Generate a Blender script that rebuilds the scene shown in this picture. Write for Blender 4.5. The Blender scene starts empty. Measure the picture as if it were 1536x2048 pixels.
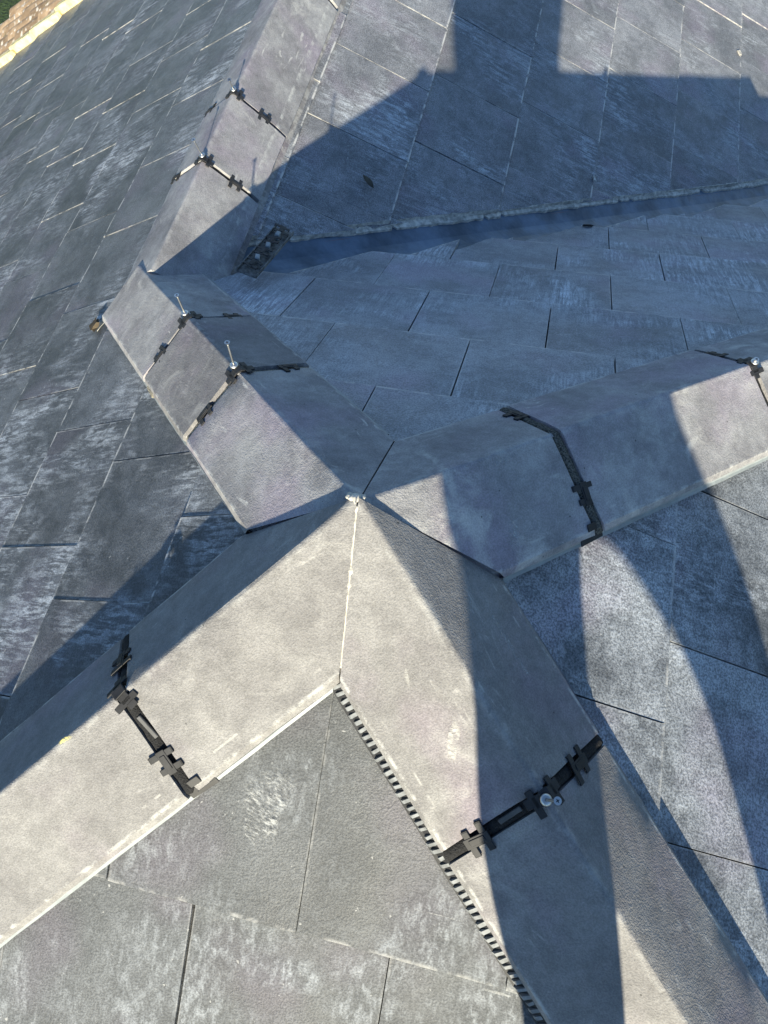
import bpy, bmesh, math, random
from mathutils import Vector as V, Matrix
R = math.radians
random.seed(7)
scene = bpy.context.scene
C = scene.collection

# ------------------------------------------------------------------ camera, sky, sun, exposure
cam_d = bpy.data.cameras.new('camera'); cam = bpy.data.objects.new('camera', cam_d); C.objects.link(cam)
cam.location = (0.1904, -0.3797, 0.8645); cam.rotation_euler = (0.4456, 0.0848, 0.2211)
cam_d.sensor_fit = 'HORIZONTAL'; cam_d.sensor_width = 36.0; cam_d.lens = 36.0 * 1412.4 / 1536
cam_d.clip_start = 0.02; cam_d.clip_end = 2000
scene.camera = cam
SUN_AZ, SUN_EL = R(9.5), R(19.3)             # azimuth measured from -Y towards +X
world = bpy.data.worlds.new('World'); scene.world = world; world.use_nodes = True
wn = world.node_tree; sky = wn.nodes.new('ShaderNodeTexSky'); sky.sky_type = 'NISHITA'; sky.sun_disc = False
sky.sun_elevation = SUN_EL; sky.sun_rotation = math.pi - SUN_AZ
sky.air_density = 1.0; sky.dust_density = 0.0; sky.ozone_density = 4.0
bg = wn.nodes['Background']; bg.inputs['Strength'].default_value = 0.10
wn.links.new(sky.outputs[0], bg.inputs['Color'])
sd = bpy.data.lights.new('sun', 'SUN'); sd.energy = 5.0; sd.angle = R(0.53); sd.color = (1.0, 0.91, 0.70)
sun = bpy.data.objects.new('sun', sd); C.objects.link(sun)
S = V((math.sin(SUN_AZ) * math.cos(SUN_EL), -math.cos(SUN_AZ) * math.cos(SUN_EL), math.sin(SUN_EL)))
sun.rotation_euler = S.to_track_quat('Z', 'Y').to_euler(); sun.location = S * 30
vs = scene.view_settings; vs.view_transform = 'Standard'; vs.look = 'None'; vs.gamma = 1; vs.exposure = 1.03
vs.use_curve_mapping = False

# ------------------------------------------------------------------ helpers
def tag(o, label=None, cat=None, group=None, kind=None):
    if label: o['label'] = label
    if cat: o['category'] = cat
    if group: o['group'] = group
    if kind: o['kind'] = kind
    return o
def empty(name, loc=(0, 0, 0)):
    o = bpy.data.objects.new(name, None); o.location = loc; o.empty_display_size = 0.1; C.objects.link(o); return o
def link(name, me, parent=None, M=None):
    o = bpy.data.objects.new(name, me); C.objects.link(o)
    M = M or Matrix.Identity(4)
    if parent is not None:
        o.parent = parent
        pm = PW[parent.name]
        o.matrix_basis = pm.inverted() @ M
    else:
        o.matrix_basis = M
    PW[o.name] = M.copy()
    return o
PW = {}
def thing(name, loc, label, cat, group=None, kind=None):
    o = empty(name, loc); PW[o.name] = Matrix.Translation(V(loc)); return tag(o, label, cat, group, kind)
def mesh_from(bm, name, mats, smooth=False, recalc=True):
    if recalc: bmesh.ops.recalc_face_normals(bm, faces=bm.faces)
    me = bpy.data.meshes.new(name); bm.to_mesh(me); bm.free()
    for m in mats: me.materials.append(m)
    if smooth:
        for p in me.polygons: p.use_smooth = True
    return me
def bm_box(bm, c, s, M=None, bevel=0.0):
    r = bmesh.ops.create_cube(bm, size=1.0)['verts']
    for v in r:
        v.co = V((c[0] + v.co.x * s[0], c[1] + v.co.y * s[1], c[2] + v.co.z * s[2]))
    if bevel > 0:
        es = list({e for v in r for e in v.link_edges})
        g = bmesh.ops.bevel(bm, geom=es, offset=bevel, segments=1, affect='EDGES')
        r = list({v for f in g['faces'] for v in f.verts})
    if M is not None:
        for v in r: v.co = M @ v.co
    return r
def bm_tube(bm, pts, rad, n=8, cap=True):
    pts = [V(p) for p in pts]; rings = []
    up = V((0, 0, 1))
    for i, p in enumerate(pts):
        t = (pts[min(i + 1, len(pts) - 1)] - pts[max(i - 1, 0)]).normalized()
        a = t.cross(up)
        if a.length < 1e-3: a = t.cross(V((1, 0, 0)))
        a.normalize(); b = t.cross(a)
        r = rad[i] if isinstance(rad, (list, tuple)) else rad
        rings.append([bm.verts.new(p + (a * math.cos(k * 2 * math.pi / n) + b * math.sin(k * 2 * math.pi / n)) * r) for k in range(n)])
    for A_, B_ in zip(rings, rings[1:]):
        for k in range(n): bm.faces.new((A_[k], A_[(k + 1) % n], B_[(k + 1) % n], B_[k]))
    if cap:
        bm.faces.new(rings[0][::-1]); bm.faces.new(rings[-1])
def frame(x, y, z, o):
    return Matrix(((x.x, y.x, z.x, o.x), (x.y, y.y, z.y, o.y), (x.z, y.z, z.z, o.z), (0, 0, 0, 1)))

# ------------------------------------------------------------------ materials
class NT:
    def __init__(s, name):
        s.m = bpy.data.materials.new(name); s.m.use_nodes = True; s.t = s.m.node_tree; s.b = s.t.nodes['Principled BSDF']
    def n(s, ty, ins=None, **kw):
        nd = s.t.nodes.new(ty)
        for k, v in kw.items(): setattr(nd, k, v)
        for k, v in (ins or {}).items():
            if hasattr(v, 'links') and hasattr(v, 'node'): s.t.links.new(v, nd.inputs[k])
            else: nd.inputs[k].default_value = v
        return nd
    def math(s, op, a, b=0.0, clamp=False):
        return s.n('ShaderNodeMath', {0: a, 1: b}, operation=op, use_clamp=clamp).outputs[0]
    def noise(s, vec, scale, detail=4, rough=0.55, dist=0.0):
        return s.n('ShaderNodeTexNoise', {'Vector': vec, 'Scale': scale, 'Detail': detail, 'Roughness': rough, 'Distortion': dist}).outputs['Fac']
    def ramp(s, f, a, b, lo=0.0, hi=1.0):
        return s.n('ShaderNodeMapRange', {'Value': f, 'From Min': a, 'From Max': b, 'To Min': lo, 'To Max': hi}, interpolation_type='SMOOTHSTEP').outputs[0]
    def mix(s, f, a, b, bt='MIX'):
        nd = s.t.nodes.new('ShaderNodeMix'); nd.data_type = 'RGBA'; nd.blend_type = bt
        for i, v in ((0, f), (6, a), (7, b)):
            if hasattr(v, 'links') and hasattr(v, 'node'): s.t.links.new(v, nd.inputs[i])
            else: nd.inputs[i].default_value = v if i == 0 else (*v[:3], 1)
        return nd.outputs[2]
    def objvec(s):
        tc = s.n('ShaderNodeTexCoord'); oi = s.n('ShaderNodeObjectInfo')
        off = s.n('ShaderNodeCombineXYZ', {0: s.math('MULTIPLY', oi.outputs['Random'], 57.3), 1: s.math('MULTIPLY', oi.outputs['Random'], 131.7), 2: s.math('MULTIPLY', oi.outputs['Random'], 23.9)})
        v = s.n('ShaderNodeVectorMath', {0: tc.outputs['Object'], 1: off.outputs[0]}, operation='ADD').outputs[0]
        return v, tc.outputs['Object'], oi.outputs['Random']
    def scaled(s, vec, sc, rot=(0, 0, 0)):
        return s.n('ShaderNodeMapping', {'Vector': vec, 'Scale': sc, 'Rotation': rot}).outputs[0]
    def set(s, **k):
        for a, v in k.items():
            a = a.replace('_', ' ')
            if hasattr(v, 'links') and hasattr(v, 'node'): s.t.links.new(v, s.b.inputs[a])
            else: s.b.inputs[a].default_value = (*v, 1) if isinstance(v, tuple) and len(v) == 3 else v
    def bump(s, h, strength, dist, prev=None):
        i = {'Height': h, 'Strength': strength, 'Distance': dist}
        if prev is not None: i['Normal'] = prev
        return s.n('ShaderNodeBump', i).outputs[0]

def tint(c): return (c[0] * .96, c[1] * 1.02, c[2] * 1.10)
def slate_mat(name, chalk, dark, light, grain=.5, W=0.30, edge=0.5, rot=0.5, rough=0.55, aniso=(70, 14), scr=.4, cs=3.8, gs=330, tv_=.15, fade=False, chc=.50):
    t = NT(name); v, o, rnd = t.objvec(); dark, light = tint(dark), tint(light)
    mott = t.noise(v, 34, 4, .7)
    base = t.math('ADD', t.math('MULTIPLY', t.noise(v, 6, 4, .6), .6), t.math('MULTIPLY', mott, .4))
    c = t.mix(t.ramp(base, .36, .66), dark, light)
    c = t.mix(t.ramp(t.noise(v, 4.3, 2), .5, .72, 0, .5), c, (light[0] * 1.0, light[1] * .84, light[2] * .98))   # mauve clouds
    rb = t.n('ShaderNodeMapRange', {'Value': t.math('FRACT', t.math('MULTIPLY', rnd, 13.7)), 'To Min': 1 - tv_, 'To Max': 1 + tv_}).outputs[0]
    c = t.mix(1.0, c, t.n('ShaderNodeCombineColor', {0: rb, 1: rb, 2: rb}).outputs[0], 'MULTIPLY')
    ch = tint((chc, chc * 1.01, chc))
    # rubbed dust in big clouds, broken up by brush marks whose direction differs from slate to slate
    ang = t.n('ShaderNodeCombineXYZ', {2: t.math('ADD', t.math('MULTIPLY', rnd, 1.3), rot)}).outputs[0]
    wv = t.n('ShaderNodeMapping', {'Vector': v, 'Scale': (aniso[0], aniso[1], 40), 'Rotation': ang}).outputs[0]
    ang2 = t.n('ShaderNodeCombineXYZ', {2: t.math('ADD', t.math('MULTIPLY', rnd, -2.1), rot + 1.0)}).outputs[0]
    wv2 = t.n('ShaderNodeMapping', {'Vector': v, 'Scale': (aniso[0] * 1.6, aniso[1] * 1.4, 40), 'Rotation': ang2}).outputs[0]
    br1 = t.n('ShaderNodeTexNoise', {'Vector': wv, 'Scale': 1.0, 'Detail': 3.0, 'Roughness': .74, 'Distortion': .35}).outputs['Fac']
    br2 = t.n('ShaderNodeTexNoise', {'Vector': wv2, 'Scale': 1.0, 'Detail': 3.0, 'Roughness': .74, 'Distortion': .5}).outputs['Fac']
    sel = t.ramp(t.noise(v, 8.5, 2), .42, .58)
    brush = t.math('ADD', t.math('MULTIPLY', br1, sel), t.math('MULTIPLY', br2, t.math('SUBTRACT', 1.0, sel)))
    wpos = t.n('ShaderNodeNewGeometry').outputs['Position']
    wpos = t.n('ShaderNodeVectorMath', {0: wpos, 1: t.n('ShaderNodeCombineXYZ', {0: t.math('MULTIPLY', rnd, .07), 1: t.math('MULTIPLY', rnd, -.05)}).outputs[0]}, operation='ADD').outputs[0]
    cloud = t.n('ShaderNodeTexNoise', {'Vector': wpos, 'Scale': cs, 'Detail': 4.0, 'Roughness': .52, 'Distortion': .7}).outputs['Fac']
    cm = t.ramp(cloud, .42, .68)
    if fade: cm = t.math('MULTIPLY', cm, t.ramp(t.n('ShaderNodeSeparateXYZ', {0: wpos}).outputs[0], -2.9, -1.1, .30, 1.0))   # most dust lies near the working area
    f = t.math('MULTIPLY', cm, t.ramp(brush, .43, .62, .08, 1.0))
    f = t.math('MULTIPLY', f, t.ramp(mott, .30, .62, .45, 1.0))
    f = t.math('MULTIPLY', f, t.ramp(t.math('FRACT', t.math('MULTIPLY', rnd, 7.13)), .05, .95, .6, 1.15))
    c = t.mix(t.math('MULTIPLY', f, chalk, True), c, ch)
    # thin hard scratches
    sv = t.n('ShaderNodeMapping', {'Vector': v, 'Scale': (7, 170, 40), 'Rotation': ang}).outputs[0]
    n4 = t.n('ShaderNodeTexNoise', {'Vector': sv, 'Scale': 1.0, 'Detail': 2.0, 'Distortion': .9}).outputs['Fac']
    c = t.mix(t.math('MULTIPLY', t.math('MULTIPLY', t.ramp(n4, .67, .74), t.ramp(cloud, .55, .68)), scr), c, (.58, .58, .56))
    # sandy speckle
    n5 = t.noise(v, gs, 2, .7); sp = t.ramp(n5, .32, .68, 1 - grain, 1 + grain)
    c = t.mix(1.0, c, t.n('ShaderNodeCombineColor', {0: sp, 1: sp, 2: sp}).outputs[0], 'MULTIPLY')
    n6 = t.noise(v, 95, 2); c = t.mix(t.ramp(n6, .71, .77, 0, .5), c, (.55, .55, .53))
    # chipped pale edges
    sep = t.n('ShaderNodeSeparateXYZ', {0: o})
    ex = t.math('MINIMUM', sep.outputs[0], t.math('SUBTRACT', W - .003, sep.outputs[0]))
    ey = t.math('MULTIPLY', sep.outputs[1], -1.0)
    em = t.math('MAXIMUM', t.ramp(ex, .001, .0035, .45, 0), t.ramp(ey, .003, .008, 1, 0))
    en = t.ramp(t.noise(v, 20, 3, .7), .44, .58)
    c = t.mix(t.math('MULTIPLY', t.math('MULTIPLY', em, en), edge), c, (.62, .61, .58))
    nb = t.bump(n5, .6, .0014); nb = t.bump(mott, .3, .004, nb)
    t.set(Base_Color=c, Roughness=t.ramp(cloud, .3, .8, rough - .08, rough + .2), Normal=nb)
    t.b.inputs['Specular IOR Level'].default_value = .4
    return t.m

def cap_mat(name, dark, light, chalk=.4):
    t = NT(name); v, o, rnd = t.objvec(); dark, light = (dark[0], dark[1] * 1.01, dark[2] * 1.04), (light[0], light[1] * 1.01, light[2] * 1.04)
    c = t.mix(t.ramp(t.noise(v, 8, 5, .6), .32, .7), dark, light)
    c = t.mix(t.ramp(t.noise(v, 5, 4), .46, .70, 0, .60), c, (light[0] * .92, light[1] * .79, light[2] * .96))
    mo = t.ramp(t.noise(v, 45, 4, .7), .3, .7, .88, 1.12); c = t.mix(1.0, c, t.n('ShaderNodeCombineColor', {0: mo, 1: mo, 2: mo}).outputs[0], 'MULTIPLY')
    n1 = t.noise(v, 13, 5, .66, .8); n2 = t.noise(v, 3.7, 3)
    c = t.mix(t.math('MULTIPLY', t.math('MULTIPLY', t.ramp(n1, .48, .72), t.ramp(n2, .42, .64)), chalk), c, (.55, .54, .51))
    wv = t.scaled(v, (16, 60, 40), (0, 0, .5))
    n3 = t.n('ShaderNodeTexNoise', {'Vector': wv, 'Scale': 1.0, 'Detail': 4.0, 'Distortion': 1.2}).outputs['Fac']
    c = t.mix(t.math('MULTIPLY', t.math('MULTIPLY', t.ramp(n3, .60, .72), t.ramp(t.noise(v, 7, 2), .52, .66)), chalk * .9), c, (.60, .59, .56))
    n5 = t.noise(v, 400, 2, .65); sp = t.ramp(n5, .3, .7, .84, 1.16)
    c = t.mix(1.0, c, t.n('ShaderNodeCombineColor', {0: sp, 1: sp, 2: sp}).outputs[0], 'MULTIPLY')
    # pale worn marks along the lower margins and the arris (uv.y: 0 on the ridge, 1 at the lower edge)
    uv = t.n('ShaderNodeSeparateXYZ', {0: t.n('ShaderNodeUVMap', uv_map='UVMap').outputs[0]})
    lo = t.math('MULTIPLY', t.ramp(uv.outputs[1], .858, .866), t.ramp(uv.outputs[1], .876, .886, 1, 0))
    dsh = t.ramp(t.noise(t.scaled(v, (38, 5, 5)), 1.0, 2, .6), .56, .62)
    c = t.mix(t.math('MULTIPLY', t.math('MULTIPLY', lo, dsh), t.ramp(t.noise(v, 9, 2), .45, .62, .0, .35)), c, (.62, .61, .57))
    ed = t.math('MAXIMUM', t.math('MULTIPLY', t.ramp(uv.outputs[1], .965, .99), t.ramp(uv.outputs[1], 1.0, 1.02, 1, .25)), t.math('MULTIPLY', t.ramp(uv.outputs[1], .07, .0), .55))
    c = t.mix(t.math('MULTIPLY', t.math('MULTIPLY', ed, t.ramp(t.noise(v, 34, 5, .7), .45, .62)), .6), c, (.60, .60, .57))
    # tiny dark pin holes
    vor = t.n('ShaderNodeTexVoronoi', {'Vector': v, 'Scale': 26.0}).outputs['Distance']
    c = t.mix(t.ramp(vor, .025, .05, .8, 0), c, (.05, .05, .05))
    nb = t.bump(n5, .7, .0016); nb = t.bump(t.noise(v, 150, 3, .65), .4, .0018, nb); nb = t.bump(t.noise(v, 14, 4), .3, .006, nb)
    t.set(Base_Color=c, Roughness=.72, Normal=nb); t.b.inputs['Specular IOR Level'].default_value = .3
    return t.m

def plain(name, col, rough=.5, metal=0.0, var=.25, scale=30, bump=.2, bscale=200, bd=.001, spec=.4):
    t = NT(name); v, o, rnd = t.objvec()
    n = t.ramp(t.noise(v, scale, 5, .6), .3, .7, 1 - var, 1 + var)
    c = t.mix(1.0, col, t.n('ShaderNodeCombineColor', {0: n, 1: n, 2: n}).outputs[0], 'MULTIPLY')
    t.set(Base_Color=c, Roughness=rough, Metallic=metal, Normal=t.bump(t.noise(v, bscale, 4), bump, bd))
    t.b.inputs['Specular IOR Level'].default_value = spec
    return t.m

M_A = slate_mat('slate_left', 1.0, (.060, .061, .064), (.135, .136, .140), .34, edge=.8, rot=.3, rough=.46, scr=.5, aniso=(62, 13), cs=3.3, tv_=.22, fade=True)
M_B = slate_mat('slate_near', .65, (.080, .080, .078), (.118, .118, .116), .30, edge=.35, rot=-.4, rough=.62, aniso=(60, 24), tv_=.06)
M_C = slate_mat('slate_right', 1.0, (.085, .087, .09), (.30, .30, .296), .46, edge=.5, rot=1.0, rough=.55, aniso=(70, 20), cs=3.4, gs=300)
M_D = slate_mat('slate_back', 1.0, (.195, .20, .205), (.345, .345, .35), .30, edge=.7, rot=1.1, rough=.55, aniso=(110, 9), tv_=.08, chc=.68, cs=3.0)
M_E = slate_mat('slate_far', .9, (.140, .136, .135), (.262, .252, .248), .40, W=.339, edge=.9, rot=.0, rough=.6, tv_=.13)
M_CUT = plain('broken_slate_edge', (.50, .48, .43), .9, var=.4, scale=60, bump=.8, bscale=150, bd=.003)
M_CAP = cap_mat('concrete_ridge', (.195, .187, .180), (.255, .246, .233), .35)
M_CAPG = cap_mat('concrete_ridge_grey', (.215, .208, .21), (.36, .354, .345), .9)
M_CAPD = cap_mat('concrete_ridge_dark', (.17, .165, .165), (.24, .232, .228), .35)
M_BLACK = plain('black_plastic', (.022, .022, .024), .6, var=.35, scale=40, bump=.1)
M_SEAL = plain('black_foam', (.016, .016, .017), .9, var=.5, scale=300, bump=1.0, bscale=420, bd=.004)
M_FOAM = plain('dusty_foam', (.26, .24, .19), .95, var=.75, scale=330, bump=1.0, bscale=330, bd=.004)
M_FOAMG = plain('grey_foam', (.10, .098, .085), .95, var=.8, scale=330, bump=1.0, bscale=330, bd=.005)
M_STRIP = plain('grey_flashing', (.27, .30, .31), .45, var=.15, bump=.1)
M_ZINC = plain('zinc', (.62, .62, .60), .42, 1.0, var=.15, bump=.05)
M_UNDER = plain('roof_underlay', (.015, .015, .017), .9)
M_VALLEY = plain('valley_liner', (.105, .145, .20), .42, var=.45, scale=7, bump=.6, bscale=22, bd=.006)
M_RED = plain('red_batten', (.32, .12, .09), .8, var=.3)
M_MORTAR = plain('pale_mortar', (.56, .53, .46), .9, var=.2, scale=60, bump=.8, bscale=120, bd=.003)
M_VERGE = plain('cream_verge', (.66, .57, .30), .75, var=.3, scale=20, bump=.4, bscale=80, bd=.003)

# ------------------------------------------------------------------ roof planes (metres, apex of the roof at the origin)
T = dict(A=.5383, B=.5573, C=.5536, D=.5835, E=.523)
EXP = .2935; Wd = .30; WE = .339; LAP = .085; TH = .0125
D0 = .7224
J2 = V((-D0, D0 * T['A'] / T['D'], -D0 * T['A']))
SINK = {'A': .014, 'C': .016}          # how far the slates lie below the line of the hips
class Slope: pass
SL = {}
for k in 'ABCDE':
    s = Slope(); a = math.atan(T[k]); c_, s_ = math.cos(a), math.sin(a); s.c = c_
    if k == 'A': s.v, s.n, s.u = V((-c_, 0, -s_)), V((-s_, 0, c_)), V((0, 1, 0))
    if k in 'CE': s.v, s.n, s.u = V((c_, 0, -s_)), V((s_, 0, c_)), V((0, -1, 0))
    if k == 'B': s.v, s.n, s.u = V((0, -c_, -s_)), V((0, -s_, c_)), V((-1, 0, 0))
    if k == 'D': s.v, s.n, s.u = V((0, c_, -s_)), V((0, s_, c_)), V((1, 0, 0))
    s.o = V((-D0, 0, -D0 * T['A'] - .0362)) if k == 'E' else V((0, 0, -SINK.get(k, 0) / s.n.z))
    SL[k] = s
def onplane(k, x, y, h=0.0):
    s = SL[k]; z = s.o.z - ((x - s.o.x) * s.n.x + (y - s.o.y) * s.n.y) / s.n.z
    return V((x, y, z)) + s.n * h
def hip(kx, ky):
    return V(((-1 if kx == 'A' else 1) / T[kx], (1 if ky == 'D' else -1) / T[ky], -1)).normalized()
HIP = {k: hip(*k) for k in ('AD', 'CD', 'CB', 'AB')}
VAL_O = onplane('D', -D0, (D0 * T['A'] + .0362) / T['D'])
VAL_D = V((1 / T['E'], 1 / T['D'], -1)).normalized()
def vplane(o, d, keep):        # vertical plane through o along d; keep = a point on the side that stays
    n = V((d.x, d.y, 0)).cross(V((0, 0, 1))).normalized()
    if (V(keep) - V(o)).dot(n) > 0: n = -n
    return V(o), n               # outer side = +n

def slate_bm(w, L, th, e, rng):
    bm = bmesh.new(); n = 5; ch = .0016
    def zt(y): return th * y / e
    rows = []
    j = [rng.uniform(-.0011, .0011) for _ in range(n + 1)]; jz = [rng.uniform(-.0006, .0006) for _ in range(n + 1)]
    for (y, z, jj) in ((-L, zt(-L), 0), (-ch, zt(-ch), 1), (0, -ch, 1), (-.0005, -th, 1), (-L, zt(-L) - th, 0)):
        rows.append([bm.verts.new((w * i / n, y + jj * j[i], z + (jz[i] if jj else 0))) for i in range(n + 1)])
    m = len(rows)
    for r in range(m):
        a, b = rows[r], rows[(r + 1) % m]
        for i in range(n): bm.faces.new((a[i], a[i + 1], b[i + 1], b[i]))
    bm.faces.new([rows[r][0] for r in range(m)][::-1]); bm.faces.new([rows[r][n] for r in range(m)])
    bmesh.ops.recalc_face_normals(bm, faces=bm.faces)
    return bm
SHARED = {}
def lay_slates(k, parent, mat, tails, perps, urange, clips, w, gap=.0032, topext=None, skip=None, e=EXP, rough_cut=False, key=0):
    """tails: slope distance of each course tail; perps: one joint position per course (in u)."""
    s = SL[k]; rng = random.Random(100 + ord(k)); count = 0
    for ci, (tv, pu) in enumerate(zip(tails, perps)):
        L = e + LAP if not (topext and ci == 0) else topext
        i0 = math.floor((urange[0] - pu) / w); i1 = math.ceil((urange[1] - pu) / w)
        for i in range(i0, i1):
            u0 = pu + i * w; g = gap * rng.choice((.45, .7, 1, 1, 1.2))
            if skip and skip(ci, u0, u0 + w, tv): continue
            lift = rng.choice((0, 0, .0006, .0012, .0022)); sl = rng.uniform(-.002, .002)
            M = frame(s.u, s.v, s.n, s.o + s.u * (u0 + g / 2) + s.v * (tv + sl) + s.n * lift)
            M = M @ Matrix.Rotation(rng.uniform(-.0025, .0025), 4, 'Z') @ Matrix.Rotation(rng.uniform(-.004, .004), 4, 'Y')
            cl = clips(u0, tv) if callable(clips) else clips
            corners = [M @ V((x, y, 0)) for x in (0, w) for y in (-L, 0)]
            need = []; out = False
            for (po, pn) in cl:
                dd = [(c - po).dot(pn) for c in corners]
                if min(dd) > -.004: out = True; break
                if max(dd) > 0: need.append((po, pn))
            if out: continue
            var = rng.randrange(5); kk = (k, L, w, g, var)
            if not need:
                if kk not in SHARED:
                    r2 = random.Random(hash((ord(k), var)) & 0xffff); SHARED[kk] = mesh_from(slate_bm(w - g, L, TH, e, r2), 'slate', [mat, M_CUT])
                me = SHARED[kk]
            else:
                bm = slate_bm(w - g, L, TH, e, random.Random(var)); Mi = M.inverted()
                for (po, pn) in need:
                    pn2 = pn
                    if rough_cut:
                        pn2 = (Matrix.Rotation(rng.uniform(-.05, .05) + (.22 if k == 'D' and abs(pn.dot(nV)) > .99 else 0), 3, 'Z') @ pn); cc = sum(corners, V()) / 4; po = cc - pn * (cc - po).dot(pn) + pn * rng.uniform(-.012, .004)
                    lo = Mi @ po; ln = (Mi.to_3x3() @ pn2).normalized()
                    r = bmesh.ops.bisect_plane(bm, geom=bm.verts[:] + bm.edges[:] + bm.faces[:], dist=1e-6, plane_co=lo, plane_no=ln, clear_outer=True)
                    ed = [x for x in r['geom_cut'] if isinstance(x, bmesh.types.BMEdge)]
                    if len(ed) >= 3:
                        f = bmesh.ops.contextual_create(bm, geom=ed)['faces']
                        for ff in f: ff.material_index = 1
                    if rough_cut:
                        lng = [x for x in ed if x.is_valid and x.calc_length() > .03]
                        if lng:
                            sub = bmesh.ops.subdivide_edges(bm, edges=lng, cuts=5)
                            for q in sub['geom_inner']:
                                if isinstance(q, bmesh.types.BMVert): q.co -= ln * rng.uniform(-.001, .005)
                if not bm.faces: bm.free(); continue
                me = mesh_from(bm, 'slate', [mat, M_CUT])
            link('slate', me, parent, M); count += 1
    return count
def underlay(k, pts, parent, h=-.055):
    bm = bmesh.new(); vv = [bm.verts.new(onplane(k, x, y, h)) for x, y in pts]; bm.faces.new(vv)
    link('underlay', mesh_from(bm, 'underlay', [M_UNDER]), parent)

slopeA = thing('roof_slope', (-2.4, 1.5, -2.4 * T['A'] - .06), 'long slate roof slope with chalky scuffs, falling away to the left below the ridge', 'roof slope')
slopeB = thing('roof_slope', (0, -1.2, -1.2 * T['B'] - .06), 'sunlit grey slate roof slope at the bottom between the two near hips', 'roof slope')
slopeC = thing('roof_slope', (1.2, 0, -1.2 * T['C'] - .06), 'slate roof slope on the right, crossed by two leg shadows', 'roof slope')
slopeD = thing('roof_slope', (.5, 1.3, -1.3 * T['D'] - .06), 'fully shaded blue-grey slate roof slope running down to the valley gutter', 'roof slope')
slopeE = thing('roof_slope', (.4, 2.4, -1.1), 'slate roof slope beyond the valley gutter, half in shadow', 'roof slope')

far = lambda k: V((0, 0, 0))
pAB_A = vplane((0, 0, 0), HIP['AB'], (-1, 0, 0)); pAD_A = vplane((0, 0, 0), HIP['AD'], (-1, 0, 0))
pRid_A = (V((-D0, 0, 0)), V((1, 0, 0))); pVerge = (V((0, 3.95, 0)), V((0, 1, 0)))
def clipA(u0, tv):
    return [pAB_A, pRid_A, pVerge] if u0 > J2.y - .2 and tv * SL['A'].c > D0 else [pAB_A, pAD_A] + ([(V((0, .60, 0)), V((0, 1, 0)))] if tv * SL['A'].c < D0 else [])
nA = 16
tailsA = [.3526 / SL['A'].c + EXP * i for i in range(nA)]
rA = random.Random(3)
perA = [.0276, .1744, .2908, .1302] + [((.28 if i % 2 == 0 else .13) + rA.uniform(-.03, .03)) for i in range(4, nA)]
lay_slates('A', slopeA, M_A, tailsA, perA, (-.95, 4.2), clipA, Wd, topext=.42, skip=lambda ci, a, b, tv: (ci < 2 and a > .95))
underlay('A', [(0, 0), (-D0, J2.y), (-D0, 3.95), (-5, 3.95), (-5, -1.2), (-1.2, -1.2)], slopeA)
pAB_B = vplane((0, 0, 0), HIP['AB'], (0, -1, 0)); pCB_B = vplane((0, 0, 0), HIP['CB'], (0, -1, 0))
tailsB = [.535 / SL['B'].c + EXP * i for i in range(5)]
lay_slates('B', slopeB, M_B, tailsB, [.0061, .169, .02, .16, .01], (-1.6, 1.6), [pAB_B, pCB_B], Wd, topext=.60, gap=.0030)
underlay('B', [(0, 0), (-1.7, -1.7), (1.7, -1.7)], slopeB)
pCD_C = vplane((0, 0, 0), HIP['CD'], (1, 0, 0)); pCB_C = vplane((0, 0, 0), HIP['CB'], (1, 0, 0))
tailsC = [.4793 / SL['C'].c + EXP * i for i in range(6)]
lay_slates('C', slopeC, M_C, tailsC, [.137, .3015, .13, .29, .14, .3], (-1.7, 1.5), [pCD_C, pCB_C], Wd, topext=.50)
underlay('C', [(0, 0), (1.9, 1.8), (1.9, -1.8)], slopeC)
pAD_D = vplane((0, 0, 0), HIP['AD'], (0, 1, 0)); pCD_D = vplane((0, 0, 0), HIP['CD'], (0, 1, 0))
nV = V((VAL_D.x, VAL_D.y, 0)).cross(V((0, 0, 1))).normalized()      # points to the D side
pV_D = (VAL_O + nV * .025, -nV); pV_E = (VAL_O - nV * .085, nV)
tailsD = [.3485 / SL['D'].c + EXP * i for i in range(9)]
perD = [-.0805, -.2453, -.3863, .0598, .2111, .3684, .8076, .36, .2]
lay_slates('D', slopeD, M_D, tailsD, perD, (-.9, 2.4), [pAD_D, pCD_D, pV_D], Wd, topext=.42, rough_cut=True)
underlay('D', [(0, 0), (-D0, J2.y + .04), (1.9, 2.75), (2.4, 2.6)], slopeD)
pRid_E = (V((-D0 + .01, 0, 0)), V((-1, 0, 0)))
eE = EXP * WE / Wd
tailsE = [.1419 / SL['E'].c + eE * i for i in range(0, 8)]
yE = [1.62, 1.4925, 1.6077, 1.7201, 2.1732, 2.3033, 2.1, 2.25]
lay_slates('E', slopeE, M_E, tailsE, [-y for y in yE], (-5.0, -.6), [pRid_E, pV_E], WE, e=eE, rough_cut=True, gap=.0036, topext=.25)
underlay('E', [(-D0, J2.y + .1), (1.9, 2.95), (1.9, 5), (-D0, 5)], slopeE)

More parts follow.
